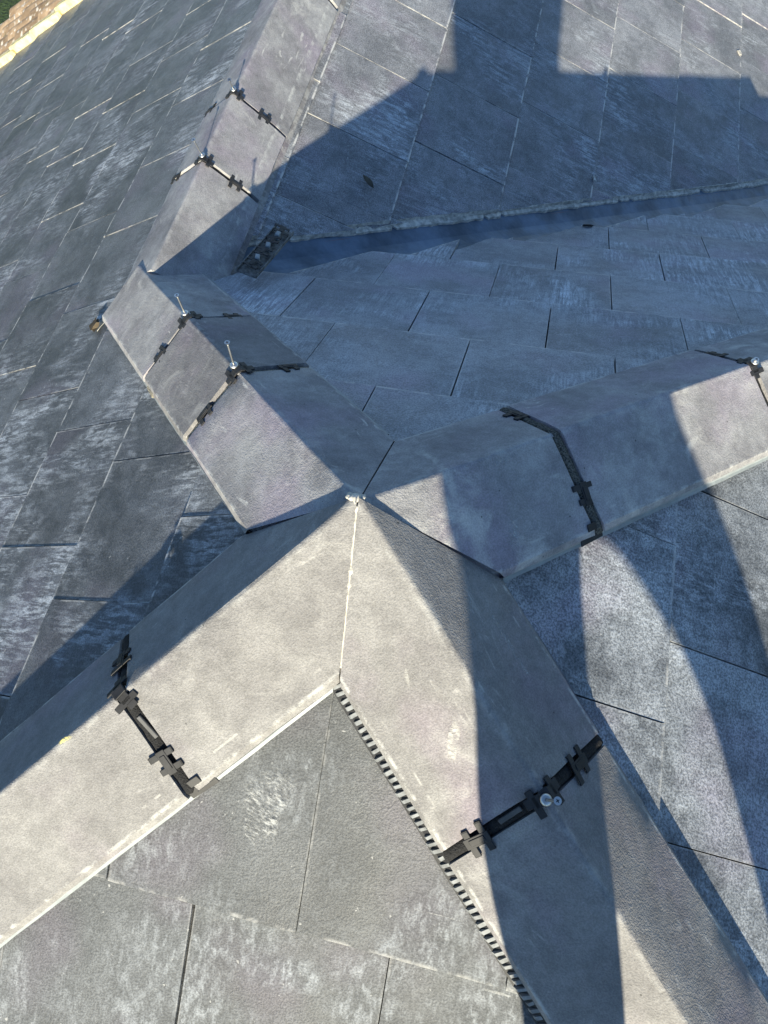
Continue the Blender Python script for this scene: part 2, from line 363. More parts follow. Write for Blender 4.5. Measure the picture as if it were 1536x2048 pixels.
# valley gutter: folded liner with a raised welt each side and a red batten under the far cut edge
def ribbon(name, prof, s0, s1, mat, parent, n=24, jit=0):
    bm = bmesh.new(); rows = []
    side = V((nV.x, nV.y, 0))
    for i in range(n + 1):
        p = VAL_O + VAL_D * (s0 + (s1 - s0) * i / n)
        rows.append([bm.verts.new(p + side * a + V((0, 0, z + random.uniform(-jit, jit)))) for a, z in prof])
    for a, b in zip(rows, rows[1:]):
        for j in range(len(prof) - 1): bm.faces.new((a[j], a[j + 1], b[j + 1], b[j]))
    return link(name, mesh_from(bm, name, [mat], smooth=False), parent)
tvd = math.tan(math.atan(1 / math.hypot(1 / T['E'], 1 / T['D'])))
val = thing('valley_gutter', tuple(VAL_O + VAL_D * .8), 'blue-grey valley gutter liner between the two shaded slate slopes', 'gutter')
ribbon('liner', [(.13, .030), (.065, .004), (.04, -.014), (0, -.020), (-.04, -.016), (-.075, .002), (-.15, .026)], .05, 3.0, M_VALLEY, val, jit=.0012)
ribbon('batten', [(-.0725, -.004), (-.0725, .000), (-.14, .012)], .25, 3.0, M_RED, val)

bm = bmesh.new(); rows = []; rj = random.Random(11); side = V((nV.x, nV.y, 0)); wob = 0
for i in range(261):
    p = VAL_O + VAL_D * (.17 + 2.7 * i / 260); wob = .85 * wob + rj.uniform(-.0022, .0022); w2 = -.003 + wob + rj.uniform(-.001, .001); gp = -.012 if rj.random() < .06 else 0
    rows.append([bm.verts.new(p + side * (a + (w2 + gp) * m) + V((0, 0, z + rj.uniform(-.001, .001)))) for a, z, m in ((-.150, .028, 0), (-.088, .0150, .3), (-.077, .0115, 1), (-.0775, .002, 1), (-.100, -.002, 0))])
for a, b in zip(rows, rows[1:]):
    for j in range(4): bm.faces.new((a[j], a[j + 1], b[j + 1], b[j]))
link('mortar_bedding', mesh_from(bm, 'mortar_bedding', [M_CUT]), val)

# verge: stepped cream verge pieces along the far gable end of the left slope
vb = bmesh.new(); bm_box(vb, (0, -.15, .0), (.07, .33, .055), bevel=.006); vme = mesh_from(vb, 'verge_piece', [M_VERGE])
for i in range(2, nA + 2):
    s = SL['A']; M = frame(s.u, s.v, s.n, V((0, 3.985 + (.012 if i % 2 else -.012), 0)) + s.v * (.3526 / s.c + EXP * i + .03) + s.n * .006) @ Matrix.Rotation(.06, 4, 'X')
    link('verge_piece', vme, slopeA, M)

# ------------------------------------------------------------------ ridge and hip tiles
def ridge_section(ridge, e1, e2, th=.014, nr=3, rr=.006, flare=.0055):
    """outline of a two-flank tile: list of (point, v) from edge 1 over the ridge to edge 2, then back inside."""
    a = (e1 - ridge); b = (e2 - ridge); la, lb = a.length, b.length; a, b = a.normalized(), b.normalized()
    up = -(a + b).normalized()
    lip = lambda e, q, fl: (e + V((q.x, q.y, 0)).normalized() * fl + V((0, 0, -.0125 - (fl - .0055) * .9)), 1.06)
    f1, f2 = flare if isinstance(flare, tuple) else (flare, flare)
    top = [lip(e1, a, f1), (e1, 1.0), (ridge + a * la * .75, .75), (ridge + a * la * .5, .5), (ridge + a * la * .25, .25)]
    for i in range(nr + 2):
        f = i / (nr + 1); p = ridge + a * rr * (1 - f) ** 2 + b * rr * f ** 2
        top.append((p, 0.02))
    top += [(ridge + b * lb * .25, .25), (ridge + b * lb * .5, .5), (ridge + b * lb * .75, .75), (e2, 1.0), lip(e2, b, f2)]
    return top, a, b
def ridge_tile(name, o, d, ridge_h, e1, e2, s0, s1, mat, label, clips=(), th=.014, seed=0, group=None, rot=0.0, flare=.0055):
    """o: point of the hip line at s=0; e1,e2: edge offsets from the hip line; ridge_h: V offset of the arris."""
    rng = random.Random(seed); bm = bmesh.new(); uvl = bm.loops.layers.uv.new('UVMap')
    sec, a, b = ridge_section(ridge_h, e1, e2, th, flare=flare)
    na = a.cross(d).normalized(); na = na if na.dot(V((0, 0, 1))) > 0 else -na
    nb = b.cross(d).normalized(); nb = nb if nb.dot(V((0, 0, 1))) > 0 else -nb
    N = len(sec); nseg = 9; outer = []; inner = []
    vmap = {}
    for i in range(nseg + 1):
        s = s0 + (s1 - s0) * i / nseg; ro = []; ri = []
        for j, (p, vv) in enumerate(sec):
            nn = na if j < N // 2 else (nb if j > N // 2 else (na + nb).normalized())
            q = p + nn * rng.uniform(-.0005, .0005) + d * (rng.uniform(-.0009, .0009) if i in (0, nseg) else 0)
            if j in (0, N - 1): q = q + (a if j == 0 else b) * rng.uniform(-.0008, .0008)
            v1 = bm.verts.new(o + d * s + q); v2 = bm.verts.new(o + d * s + p - nn * th)
            vmap[v1] = (s, vv); vmap[v2] = (s, vv); ro.append(v1); ri.append(v2)
        outer.append(ro); inner.append(ri)
    def quad(*v): bm.faces.new(v)
    for i in range(nseg):
        for j in range(N - 1):
            quad(outer[i][j], outer[i][j + 1], outer[i + 1][j + 1], outer[i + 1][j]); quad(inner[i][j + 1], inner[i][j], inner[i + 1][j], inner[i + 1][j + 1])
        for j in (0, N - 1): quad(outer[i][j], inner[i][j], inner[i + 1][j], outer[i + 1][j])
    for i in (0, nseg):
        for j in range(N - 1): quad(outer[i][j], outer[i][j + 1], inner[i][j + 1], inner[i][j])
    for f in bm.faces:
        for l in f.loops:
            l[uvl].uv = vmap[l.vert]
    for (po, pn) in clips:
        r = bmesh.ops.bisect_plane(bm, geom=bm.verts[:] + bm.edges[:] + bm.faces[:], dist=1e-6, plane_co=po, plane_no=pn, clear_outer=True)
        ed = [x for x in r['geom_cut'] if isinstance(x, bmesh.types.BMEdge)]
        if ed: bmesh.ops.edgenet_fill(bm, edges=ed)
    # soften the arrises of the tile
    sharp = [e for e in bm.edges if len(e.link_faces) == 2 and e.calc_face_angle(0) > R(50)]
    try: bmesh.ops.bevel(bm, geom=sharp, offset=.0016, segments=2, affect='EDGES', profile=.5)
    except Exception: pass
    # local frame along the tile
    z = (na + nb).normalized(); y = z.cross(d).normalized(); org = o + d * ((s0 + s1) / 2)
    M = frame(d, y, z, org); bm.transform(M.inverted())
    me = mesh_from(bm, name, [mat])
    for p in me.polygons: p.use_smooth = True
    try: me.set_sharp_from_angle(angle=R(28))
    except Exception: pass
    if rot: M = M @ Matrix.Rotation(rot, 4, 'X')
    ob = link(name, me, None, M); tag(ob, label, 'ridge tile', group)
    return ob
def inplane(k, d):
    s = SL[k]; e = s.n.cross(d).normalized()
    return e if e.z < 0 else -e
MIT = {'A': V((-.179, -.022, 0)), 'B': V((.007, -.200, 0)), 'C': V((.196, -.016, 0)), 'D': V((.002, .156, 0))}
def mitre(k, keepdir, gap=.001):
    o, n = vplane((0, 0, 0), MIT[k], V((keepdir.x, keepdir.y, 0))); return o - n * gap, n
HC = {}   # hip name -> (ridge offset, edges, sides)
W_ = {'AD': ('A', .142, 'D', .126), 'CD': ('D', .120, 'C', .148), 'CB': ('C', .132, 'B', .141), 'AB': ('B', .150, 'A', .125)}
HH = {'AD': .043, 'CD': .043, 'CB': .055, 'AB': .055}
HE = .016
for k, (k1, w1, k2, w2) in W_.items():
    d = HIP[k]; x = HH[k] - .043; lo = {'AB': 'A', 'CB': 'C'}.get(k)
    HC[k] = dict(d=d, r=V((0, 0, HH[k])), e1=inplane(k1, d) * w1 + SL[k1].n * (.004 if k1 == lo else HE + x), e2=inplane(k2, d) * w2 + SL[k2].n * (.004 if k2 == lo else HE + x), k1=k1, k2=k2)
def hip_tile(k, s0, s1, mat, label, mit=False, seed=0, rot=0.0):
    h = HC[k]; cl = []
    if mit: cl = [mitre(h['k1'], h['d']), mitre(h['k2'], h['d'])]
    return ridge_tile('ridge_tile', V((0, 0, {2: .004, 3: -.001, 5: .004, 6: .001, 8: -.003, 10: -.003}.get(seed, 0))), h['d'], h['r'], h['e1'], h['e2'], (-.02 if mit else s0), s1, mat, label, cl, seed=seed, rot=rot)
GAPS = {'AD': [(.445, .460), (.734, .751)], 'CD': [(.353, .373), (.880, .900)], 'CB': [(.438, .458)], 'AB': [(.430, .452)]}
hip_tile('AD', 0, .445, M_CAPG, 'grey mitred hip tile running up-left from the four-way junction, half in sun', True, 1)
hip_tile('AD', .460, .734, M_CAPD, 'short dark cut hip tile between two tall upright screws', False, 2)
hip_tile('AD', .751, 1.150, M_CAPG, 'swirly pale hip tile overlapping the lower end of the far ridge', False, 3)
hip_tile('CD', 0, .353, M_CAPG, 'grey mitred hip tile right of the four-way junction, mostly in shadow', True, 4)
hip_tile('CD', .373, .880, M_CAPG, 'long grey hip tile at right edge with a sunlit end', False, 5)
hip_tile('CD', .900, 1.37, M_CAPG, 'hip tile cut off by the right edge of the photo beyond the second joint', False, 6)
hip_tile('CD', 1.385, 1.85, M_CAPG, 'hip tile further down the right-hand hip, outside the photo', False, 11)
hip_tile('CB', 0, .438, M_CAP, 'beige mitred hip tile below the four-way junction with a white scuff', True, 7)
hip_tile('CB', .458, .915, M_CAP, 'beige hip tile at the bottom right below the shiny upright screw', False, 8)
hip_tile('AB', 0, .430, M_CAP, 'beige mitred hip tile left of the four-way junction, sunlit along its lower flank', True, 9)
hip_tile('AB', .452, .92, M_CAP, 'beige hip tile at the left edge below the black joint', False, 10)
for k, nm in (('CB', 'bottom right'), ('AB', 'left-hand')):
    hip_tile(k, .93, 1.39, M_CAP, 'beige hip tile next down the %s hip, just outside the photo' % nm, False, 12)
    hip_tile(k, 1.405, 1.86, M_CAP, 'lowest beige hip tile on the %s hip, well outside the photo' % nm, False, 13)
# main ridge
RO = V((-D0, 0, -D0 * T['A'])); RD = V((0, 1, 0)); RH = V((0, 0, .042))
RE1 = V((-.106, 0, -.029)); RE2 = V((.100, 0, -.056))
RGAP = [(1.062, 1.074), (1.325, 1.338), (1.935, 1.95), (2.40, 2.415), (2.865, 2.88), (3.33, 3.345)]
rs = [.688] + [x for g in RGAP for x in g] + [3.95]
labs = ['lowest tile of the far ridge, tucked under the swirly pale hip tile, half shaded', 'short cut tile of the far ridge between its two clipped joints',
        'long lilac-grey tile of the far ridge reaching the top of the photo'] + ['first', 'second', 'third', 'last']
for i in range(0, len(rs), 2):
    ridge_tile('ridge_tile', RO + V((0, 0, .0035 if i % 4 else -.001)), RD, RH, RE1, RE2, rs[i], rs[i + 1], M_CAPG, labs[i // 2] if i < 6 else labs[i // 2] + ' tile of the far ridge beyond the top edge of the photo', seed=20 + i, flare=(.010, .022))

# flexible strips under the tile edges (one per hip / ridge)
def edge_flap(name, parent, d, eo, k, s0, s1, mat, out=.010, o=V((0, 0, 0)), kink=None):
    """strip that comes out from under the tile edge and lies on the slates of slope k"""
    s = SL[k]; e = inplane(k, d) if kink is None else kink
    base = eo - s.n * eo.dot(s.n) if kink is None else eo
    bm = bmesh.new(); n = 40; rows = []
    hgt = eo.dot(s.n) if kink is None else .0
    prof = [(-.018, hgt - .008), (.001, hgt - .010), (out + .001, .0046 - SINK.get(k, 0)), (out + .006, .0036 - SINK.get(k, 0)), (out + .006, .001 - SINK.get(k, 0))]
    for i in range(n + 1):
        p = o + d * (s0 + (s1 - s0) * i / n) + base
        rows.append([bm.verts.new(p + e * (a + random.uniform(-.0007, .0007)) + s.n * h) for a, h in prof])
    for a, b in zip(rows, rows[1:]):
        for j in range(len(prof) - 1): bm.faces.new((a[j], a[j + 1], b[j + 1], b[j]))
    return link(name, mesh_from(bm, name, [mat]), parent)
def roll(k, label, s1a, s1b, mata, matb):
    h = HC[k]; t = thing('hip_flashing', tuple(h['d'] * .5), label, 'flashing')
    if k not in ('AB', 'CB') or h['k1'] == 'B': edge_flap('flap', t, h['d'], h['e1'], h['k1'], .175, s1a, mata)
    if k not in ('AB', 'CB') or h['k2'] == 'B': edge_flap('flap', t, h['d'], h['e2'], h['k2'], .175, s1b, matb, out=.022 if k == 'CB' else .010)
    return t
roll('AD', 'thin grey flashing strip showing under the tiles of the upper left hip', 1.14, 1.14, M_STRIP, M_STRIP)
roll('CD', 'grey flashing strip under the lower edge of the right-hand hip tiles', 1.36, 1.36, M_STRIP, M_STRIP)
roll('AB', 'pale blue-grey flashing strip under the lower edge of the left-hand hip tiles', 1.85, 1.85, M_STRIP, M_STRIP)
tcb = roll('CB', 'ribbed grey ventilation strip along the bottom hip tiles', 1.85, 1.85, M_STRIP, M_BLACK)
h = HC['CB']; s = SL['B']; e = inplane('B', h['d']); eb = h['e2'] - s.n * h['e2'].dot(s.n)
rb = bmesh.new()
vv = [rb.verts.new(p) for p in [(-.0027, -.010, .0150), (.0027, -.010, .0150), (-.0027, .0095, .0105), (.0027, .0095, .0105), (-.0027, .0145, .0030), (.0027, .0145, .0030), (-.0027, -.010, .0), (.0027, -.010, .0)]]
for f in ((0, 1, 3, 2), (2, 3, 5, 4), (0, 2, 4, 6), (1, 7, 5, 3), (0, 6, 7, 1)): rb.faces.new([vv[i] for i in f])
M_RIB = plain('grey_vent_plastic', (.21, .22, .225), .55, var=.35, scale=60); rib_me = mesh_from(rb, 'rib', [M_RIB]); ss = .182
while ss < 1.5:
    yv = s.n.cross(h['d']).normalized(); sg = 1 if yv.dot(e) > 0 else -1
    link('rib', rib_me, tcb, frame(h['d'] * sg, e, s.n, h['d'] * ss + eb + e * .0130 + e * random.uniform(-.0006, .0006)) @ Matrix.Rotation(random.uniform(-.12, .12), 4, 'Z') @ Matrix.Diagonal((random.uniform(.8, 1.1), random.uniform(.85, 1.08), random.uniform(.8, 1.15), 1))); ss += .0112 + random.uniform(-.0004, .0004)
tr = thing('ridge_flashing', (-D0, 1.5, -.45), 'dark flashing strip under the tiles of the far ridge', 'flashing')
for (eo, nm, sg) in ((RE1, 'flap', -1), (RE2 + V((.010, 0, -.008)), 'flap', 1)):
    bm = bmesh.new(); rows = []
    for i in range(31):
        p = RO + RD * (.74 + 3.2 * i / 30) + eo
        rows.append([bm.verts.new(p + V((sg * a + random.uniform(-.0008, .0008), 0, z))) for a, z in ((-.03, -.006), (.0, -.022), (.012, -.034), (.018, -.040))])
    for a, b in zip(rows, rows[1:]):
        for j in range(3): bm.faces.new((a[j], a[j + 1], b[j + 1], b[j]))
    link(nm, mesh_from(bm, nm, [M_CAPD]), tr)

# ------------------------------------------------------------------ joints: seal strip, clips, screws
def clip_bm():
    """flat plastic clip, x along the tile, y down the flank: stem with two cross bars, ends turned down"""
    bm = bmesh.new()
    def plate(cx, cy, sx, sy, z=.0, t=.0028): bm_box(bm, (cx, cy, z), (sx, sy, t), bevel=.0007)
    plate(0, 0, .017, .050, .0052)
    plate(.002, -.0165, .046, .0125, .0040)
    plate(-.002, .0145, .042, .0125, .0040)
    plate(0, .0, .010, .030, .0072)
    for (x, y, sx) in ((.0245, -.0165, .0035), (-.0205, -.0165, .0035), (.0185, .0145, .0035), (-.0225, .0145, .0035)):
        bm_box(bm, (x, y, .002), (sx, .0125, .0055), bevel=.0006)
    return bm
cbm = clip_bm(); bmesh.ops.scale(cbm, vec=(.86, .76, .55), verts=cbm.verts); clip_me = mesh_from(cbm, 'clip', [M_BLACK])
def saddle_bm(aL, aR):
    """ridge clip: bent over the arris; profile angle below horizontal on each side"""
    bm = bmesh.new()
    for sg, ang in ((-1, aL), (1, aR)):
        Rm = Matrix.Rotation(-sg * ang, 4, 'X')
        for (cx, cy, sx, sy) in ((0, .008, .016, .018), (.002, .0155, .038, .010), (-.002, .0235, .014, .010)):
            bm_box(bm, (cx, sg * cy, .004), (sx, sy, .0028), Rm, bevel=.0007)
    bm_box(bm, (0, 0, .0035), (.020, .014, .0034), bevel=.0008)
    return bm
def seal(name, parent, o, d, r, e1, e2, s0, s1, mat, proud=-.003, fat=1.0):
    sec, a, b = ridge_section(r, e1, e2); sm = (s0 + s1) / 2; hw = (s1 - s0) / 2 * fat
    na = a.cross(d).normalized(); na = na if na.z > 0 else -na
    nb = b.cross(d).normalized(); nb = nb if nb.z > 0 else -nb
    pts = []; N = len(sec)
    for j in range(N - 1):
        for f in ((0, .25, .5, .75) if j not in range(5, N - 6) else (0,)):
            p = sec[j][0].lerp(sec[j + 1][0], f); pts.append((p, na if j < N // 2 - 1 else nb if j > N // 2 else (na + nb).normalized()))
    pts.append((sec[-1][0], nb)); bm = bmesh.new(); rows = []
    prof = [(-1.15, -.013), (-1.0, -.006), (-.72, -.001), (0, .0012), (.72, -.001), (1.0, -.006), (1.15, -.013)]
    for p, nn in pts:
        rows.append([bm.verts.new(o + d * (sm + hw * x + random.uniform(-.0007, .0007)) + p + nn * (z + proud + random.uniform(-.0007, .0007))) for x, z in prof])
    for A_, B_ in zip(rows, rows[1:]):
        for j in range(len(prof) - 1): bm.faces.new((A_[j], A_[j + 1], B_[j + 1], B_[j]))
    bm.faces.new(rows[0]); bm.faces.new(rows[-1])
    bmesh.ops.subdivide_edges(bm, edges=bm.edges[:], cuts=1)
    return link(name, mesh_from(bm, name, [mat], smooth=True), parent)
def flank_frame(o, d, r, e, s, dist):
    """frame on a flank: x along the tile, y down the flank, z out; dist below the arris"""
    y = (e - r).normalized(); z = d.cross(y).normalized(); x = d
    if z.z < 0: z = -z; x = -d
    return frame(x, y, z, o + d * s + r + y * dist)
def union(o, d, r, e1, e2, g, label, c1=None, c2=None, ridge=True, mat=M_SEAL, proud=-.003, fat=1.0, flaps=(), ridge_shift=0.0, tilt=0.0):
    sm = (g[0] + g[1]) / 2
    t = thing('ridge_union', tuple(o + d * sm + r), label, 'tile joint')
    seal('seal_strip', t, o, d, r, e1, e2, g[0], g[1], mat, proud, fat)
    for e, c in ((e1, c1), (e2, c2)):
        if c: link('clip', clip_me, t, flank_frame(o, d, r, e, sm + random.uniform(-.002, .002), c) @ Matrix.Rotation(random.uniform(-.12, .12), 4, 'Z'))
    if ridge:
        up = -((e1 - r).normalized() + (e2 - r).normalized()).normalized(); y = up.cross(d).normalized()
        def ang(e): q = (e - r).normalized(); return math.asin(-q.dot(up))
        L_, R_ = (e1, e2) if (e1 - r).dot(y) < 0 else (e2, e1)
        link('saddle_clip', mesh_from(saddle_bm(ang(L_) * .92, ang(R_) * .92), 'saddle_clip', [M_BLACK]), t, frame(d, y, up, o + d * (sm + ridge_shift) + r) @ Matrix.Rotation(tilt, 4, 'Z'))
    for (k, ds) in flaps:
        e = e1 if k == 1 else e2; F = flank_frame(o, d, r, e, sm + ds, (e - r).length)
        fb = bmesh.new(); bm_box(fb, (0, .008, -.006), (.050, .022, .0022), bevel=.0006); bm_box(fb, (0, -.006, -.0005), (.020, .012, .0022), bevel=.0006)
        link('end_flap', mesh_from(fb, 'end_flap', [M_BLACK]), t, F @ Matrix.Rotation(-.25, 4, 'X'))
    return t
def hu(k, gi, label, **kw):
    h = HC[k]; return union(V((0, 0, 0)), h['d'], h['r'], h['e1'], h['e2'], GAPS[k][gi], label, **kw)
hu('AD', 0, 'clipped joint below the short dark hip tile, with dusty foam on its sunny side', c1=.098, c2=.100, mat=M_FOAM, proud=-.004)
hu('AD', 1, 'clipped joint above the short dark hip tile, pale foam showing', c1=.098, c2=.100, mat=M_FOAM, proud=-.003)
tcd = hu('CD', 0, 'joint with bare grey foam rope on the right-hand hip', c1=.094, c2=.106, ridge=False, mat=M_FOAMG, proud=.001, fat=.95, flaps=((2, -.014),))
hu('CD', 1, 'second joint of the right-hand hip, with a shiny washer at its top', c1=.086, c2=.11, mat=M_SEAL)
tcb2 = hu('CB', 0, 'black clipped joint across the bottom hip, in the leg shadow', c1=.086, c2=.112, flaps=())
tab = hu('AB', 0, 'wide black clipped joint across the left-hand hip with an end flap', c1=.118, c2=.078, flaps=((1, -.016),), tilt=.25)
RU = [union(RO, RD, RH, RE1, RE2, RGAP[0], 'lower clipped joint of the far ridge', c1=.118, c2=.098, mat=M_SEAL, proud=-.004),
      union(RO, RD, RH, RE1, RE2, RGAP[1], 'upper clipped joint of the far ridge', c1=.108, c2=.098, mat=M_SEAL, proud=-.004),
      union(RO, RD, RH, RE1, RE2, RGAP[2], 'clipped joint of the far ridge at the top edge of the photo', c1=.10, c2=.098, mat=M_SEAL, proud=-.004)]
M_OLDG = plain('grey_packing', (.10, .10, .10), .7)
# grey packing pieces lying in two of the black joints
for (k, dist, sd, L) in (('AB', .062, .004, .040), ('CB', .055, .003, .036)):
    h = HC[k]; e = h['e1'] if k == 'AB' else h['e2']; pb = bmesh.new(); bm_box(pb, (0, 0, -.001), (.0065, L, .004), bevel=.0008)
    link('packing_piece', mesh_from(pb, 'packing_piece', [M_OLDG]), tab if k == 'AB' else tcb2, flank_frame(V((0, 0, 0)), h['d'], h['r'], e, sum(GAPS[k][0]) / 2 - sd, dist) @ Matrix.Rotation(.08, 4, 'Z'))

def screw_parts(L):
    hb = bmesh.new()
    ring = [(0.0, .0), (.0056, .0), (.0062, -.0012), (.003, -.0048), (.0, -.0048)]
    pts = [(.0062, 0), (.0030, -.0045)]
    n = 16; top = [hb.verts.new((math.cos(i * 2 * math.pi / n) * .0050, math.sin(i * 2 * math.pi / n) * .0050, 0)) for i in range(n)]
    bot = [hb.verts.new((math.cos(i * 2 * math.pi / n) * .0024, math.sin(i * 2 * math.pi / n) * .0024, -.0045)) for i in range(n)]
    for i in range(n): hb.faces.new((top[i], top[(i + 1) % n], bot[(i + 1) % n], bot[i]))
    hb.faces.new(top); hb.faces.new(bot[::-1]); head = mesh_from(hb, 'head', [M_ZINC])
    cb = bmesh.new(); bm_box(cb, (0, 0, .0002), (.0046, .0010, .0004)); bm_box(cb, (0, 0, .00025), (.0010, .0046, .0004)); cross = mesh_from(cb, 'cross_slot', [M_BLACK])
    sb = bmesh.new(); N = 30
    bm_tube(sb, [(0, 0, -.004 - L * i / N) for i in range(N + 1)], [.0021 if i % 2 else .0017 for i in range(N + 1)], 8)
    shank = mesh_from(sb, 'shank', [M_ZINC], smooth=True)
    wb = bmesh.new(); prof = [(.0022, .0026), (.005, .0028), (.0070, .0015), (.0078, .0), (.0078, -.0012)]; rows = []
    for r_, z_ in prof: rows.append([wb.verts.new((math.cos(i * 2 * math.pi / 20) * r_, math.sin(i * 2 * math.pi / 20) * r_, z_)) for i in range(20)])
    for A_, B_ in zip(rows, rows[1:]):
        for i in range(20): wb.faces.new((A_[i], A_[(i + 1) % 20], B_[(i + 1) % 20], B_[i]))
    washer = mesh_from(wb, 'washer', [M_ZINC], smooth=True)
    return head, cross, shank, washer
def screw(base, axis, L, label, out=None):
    out = out if out is not None else L
    axis = V(axis).normalized(); x = axis.orthogonal().normalized(); y = axis.cross(x)
    head, cross, shank, washer = screw_parts(L + .01)
    t = thing('screw', tuple(base), label, 'screw'); tip = V(base) + axis * out
    ho = link('head', head, t, frame(x, y, axis, tip)); link('cross_slot', cross, ho, frame(x, y, axis, tip))
    link('shank', shank, t, frame(x, y, axis, tip))
    link('washer', washer, t, frame(x, y, axis, V(base) + axis * .0015))
def on_hip(k, s, lat=0.0, up=.008):
    h = HC[k]; return h['d'] * s + h['r'] + V((0, 0, up)) + h['d'].cross(V((0, 0, 1))).normalized() * lat
def hup(k): h = HC[k]; return -((h['e1'] - h['r']).normalized() + (h['e2'] - h['r']).normalized()).normalized()
screw(on_hip('AD', .466), V((.03, .12, 1)), .056, 'upright zinc screw with a washer, in the joint below the short dark hip tile')
screw(on_hip('AD', .757), V((-.04, .10, 1)), .048, 'upright zinc screw with a washer, above the short dark hip tile')
screw(on_hip('CB', .452, .003), hup('CB') + V((.05, 0, 0)), .045, 'shiny cross-head screw sticking out of the bottom hip joint')
screw(on_hip('CD', .896), hup('CD'), .008, 'bright screw and washer at the top of the right-hand hip joint', out=.008)
screw(RO + RD * 1.07 + RH + V((0, 0, .008)), V((-.12, -.1, 1)), .050, 'leaning zinc screw in the lower joint of the far ridge')
screw(RO + RD * 1.334 + RH + V((0, 0, .008)), V((.0, -.25, 1)), .034, 'short zinc screw in the upper joint of the far ridge')

# mortar at the four-way junction and along the sunny mitre
def lumps(pts, rad, seed):
    rng = random.Random(seed); bm = bmesh.new()
    for p, r_ in zip(pts, rad):
        q = bmesh.ops.create_icosphere(bm, subdivisions=2, radius=r_)['verts']
        for v in q: v.co = V((v.co.x * rng.uniform(.9, 1.1), v.co.y * rng.uniform(.9, 1.1), v.co.z * .32)) * rng.uniform(.7, 1.25) + V(p)
    return bm
top = V((0, 0, .0435)); rl = random.Random(5)
pts = [top + V((-.003, -.001, .006)), top + V((-.012, .002, .0015)), top + V((.004, .003, .004)), top + V((-.007, .000, .005))]
mo = link('mortar_dab', mesh_from(lumps(pts, [.0065, .006, .0050, .0065], 1), 'mortar_dab', [M_MORTAR], smooth=True)); tag(mo, 'small pale mortar dab at the four-way meeting of the hip tiles', 'mortar')
bm = bmesh.new(); P = []; Rr = []
e_in = V((0, 0, .0540)); e_out = V((.007, -.196, -.196 * T['B'] + .031))
for i in range(61):
    f = i / 60; p = e_in.lerp(e_out, .05 + .94 * f); P.append(p + V((rl.uniform(-.0006, .0006), 0, -.0012 + rl.uniform(-.0005, .0005)))); Rr.append(.0017 + rl.uniform(0, .0011) + (.0022 if i in (23, 24, 29) else 0))
bm_tube(bm, P, Rr, 6)
mb = link('mortar_bead', mesh_from(bm, 'mortar_bead', [M_MORTAR], smooth=True)); tag(mb, 'thin lumpy cream bead along the sunny mitre below the junction', 'mortar')

# ------------------------------------------------------------------ loose things on the roof
# spare joint strip left in the valley
M_OLD = plain('dusty_black_plastic', (.15, .148, .138), .7, var=.6, scale=70, bump=.3)
p0 = V((-.520, .755, -.405)); p1 = V((-.505, .985, -.480)); ax = (p1 - p0).normalized(); zz = V((.2, -.10, 1)); yy = zz.cross(ax).normalized(); zz = ax.cross(yy)
sp = thing('spare_union_strip', tuple(p0), 'spare dusty clip strip lying loose in the top of the valley gutter', 'clip strip')
Ls = (p1 - p0).length
tb = bmesh.new(); bm_box(tb, (Ls / 2, 0, 0), (Ls, .052, .004), bevel=.0008)
for sy in (-1, 1): bm_box(tb, (Ls / 2, sy * .025, .005), (Ls, .003, .008), bevel=.0006)
link('tray', mesh_from(tb, 'tray', [M_OLD]), sp, frame(ax, yy, zz, p0))
for i, f in enumerate((.14, .40, .66, .90)):
    link('clip', clip_me, sp, frame(yy, -ax, zz, p0 + ax * Ls * f + zz * .012) @ Matrix.Rotation(random.uniform(-.25, .25), 4, 'Z') @ Matrix.Rotation(random.uniform(-.3, .3), 4, 'Y'))
for i, f in enumerate((.26, .53, .79)):
    xb = bmesh.new(); bm_box(xb, (0, 0, .010), (.020, .012, .018), bevel=.002)
    link('block', mesh_from(xb, 'block', [M_STRIP]), sp, frame(ax, yy, zz, p0 + ax * Ls * f) @ Matrix.Rotation(random.uniform(-.4, .4), 4, 'Z'))
# curled leaf, slate chip, timber scrap, string
M_LEAF = plain('dead_leaf', (.10, .085, .06), .8, var=.4)
lb = bmesh.new(); ring = []
for i in range(9):
    f = i / 8 - .5; wd = .010 * math.cos(f * math.pi) + .001
    ring.append([lb.verts.new((f * .05, sg * wd, .004 + .010 * abs(sg) * wd / .010 + .008 * f * f * 4)) for sg in (-1, 0, 1)])
for a, b in zip(ring, ring[1:]):
    for j in range(2): lb.faces.new((a[j], a[j + 1], b[j + 1], b[j]))
s = SL['E']; lf = link('leaf', mesh_from(lb, 'leaf', [M_LEAF], smooth=True), None, frame(s.u, s.v, s.n, onplane('E', -.375, 1.328, .001)) @ Matrix.Rotation(1.0, 4, 'Z')); tag(lf, 'small curled dead leaf on the shaded slates beyond the valley', 'leaf')
def chip(k, x, y, sx, sy, sz, mat, label, cat, seed, rot=0, grp=None, nm='slate_chip'):
    rng = random.Random(seed); bm = bmesh.new(); q = bm_box(bm, (0, 0, sz / 2), (sx, sy, sz))
    bmesh.ops.subdivide_edges(bm, edges=bm.edges[:], cuts=1)
    for v in bm.verts: v.co += V((rng.uniform(-.2, .2) * sx, rng.uniform(-.2, .2) * sy, rng.uniform(-.1, .15) * sz))
    s = SL[k]; o = link(nm, mesh_from(bm, nm, [mat]), None, frame(s.u, s.v, s.n, onplane(k, x, y, .001)) @ Matrix.Rotation(rot, 4, 'Z')); return tag(o, label, cat, grp)
chip('E', .877, 3.118, .024, .015, .005, M_CUT, 'pale mortar crumb on the sunlit slates at the top right', 'mortar crumb', 3, .6, nm='mortar_crumb')
M_WOOD = plain('weathered_wood', (.075, .058, .036), .85, var=.4, scale=25)
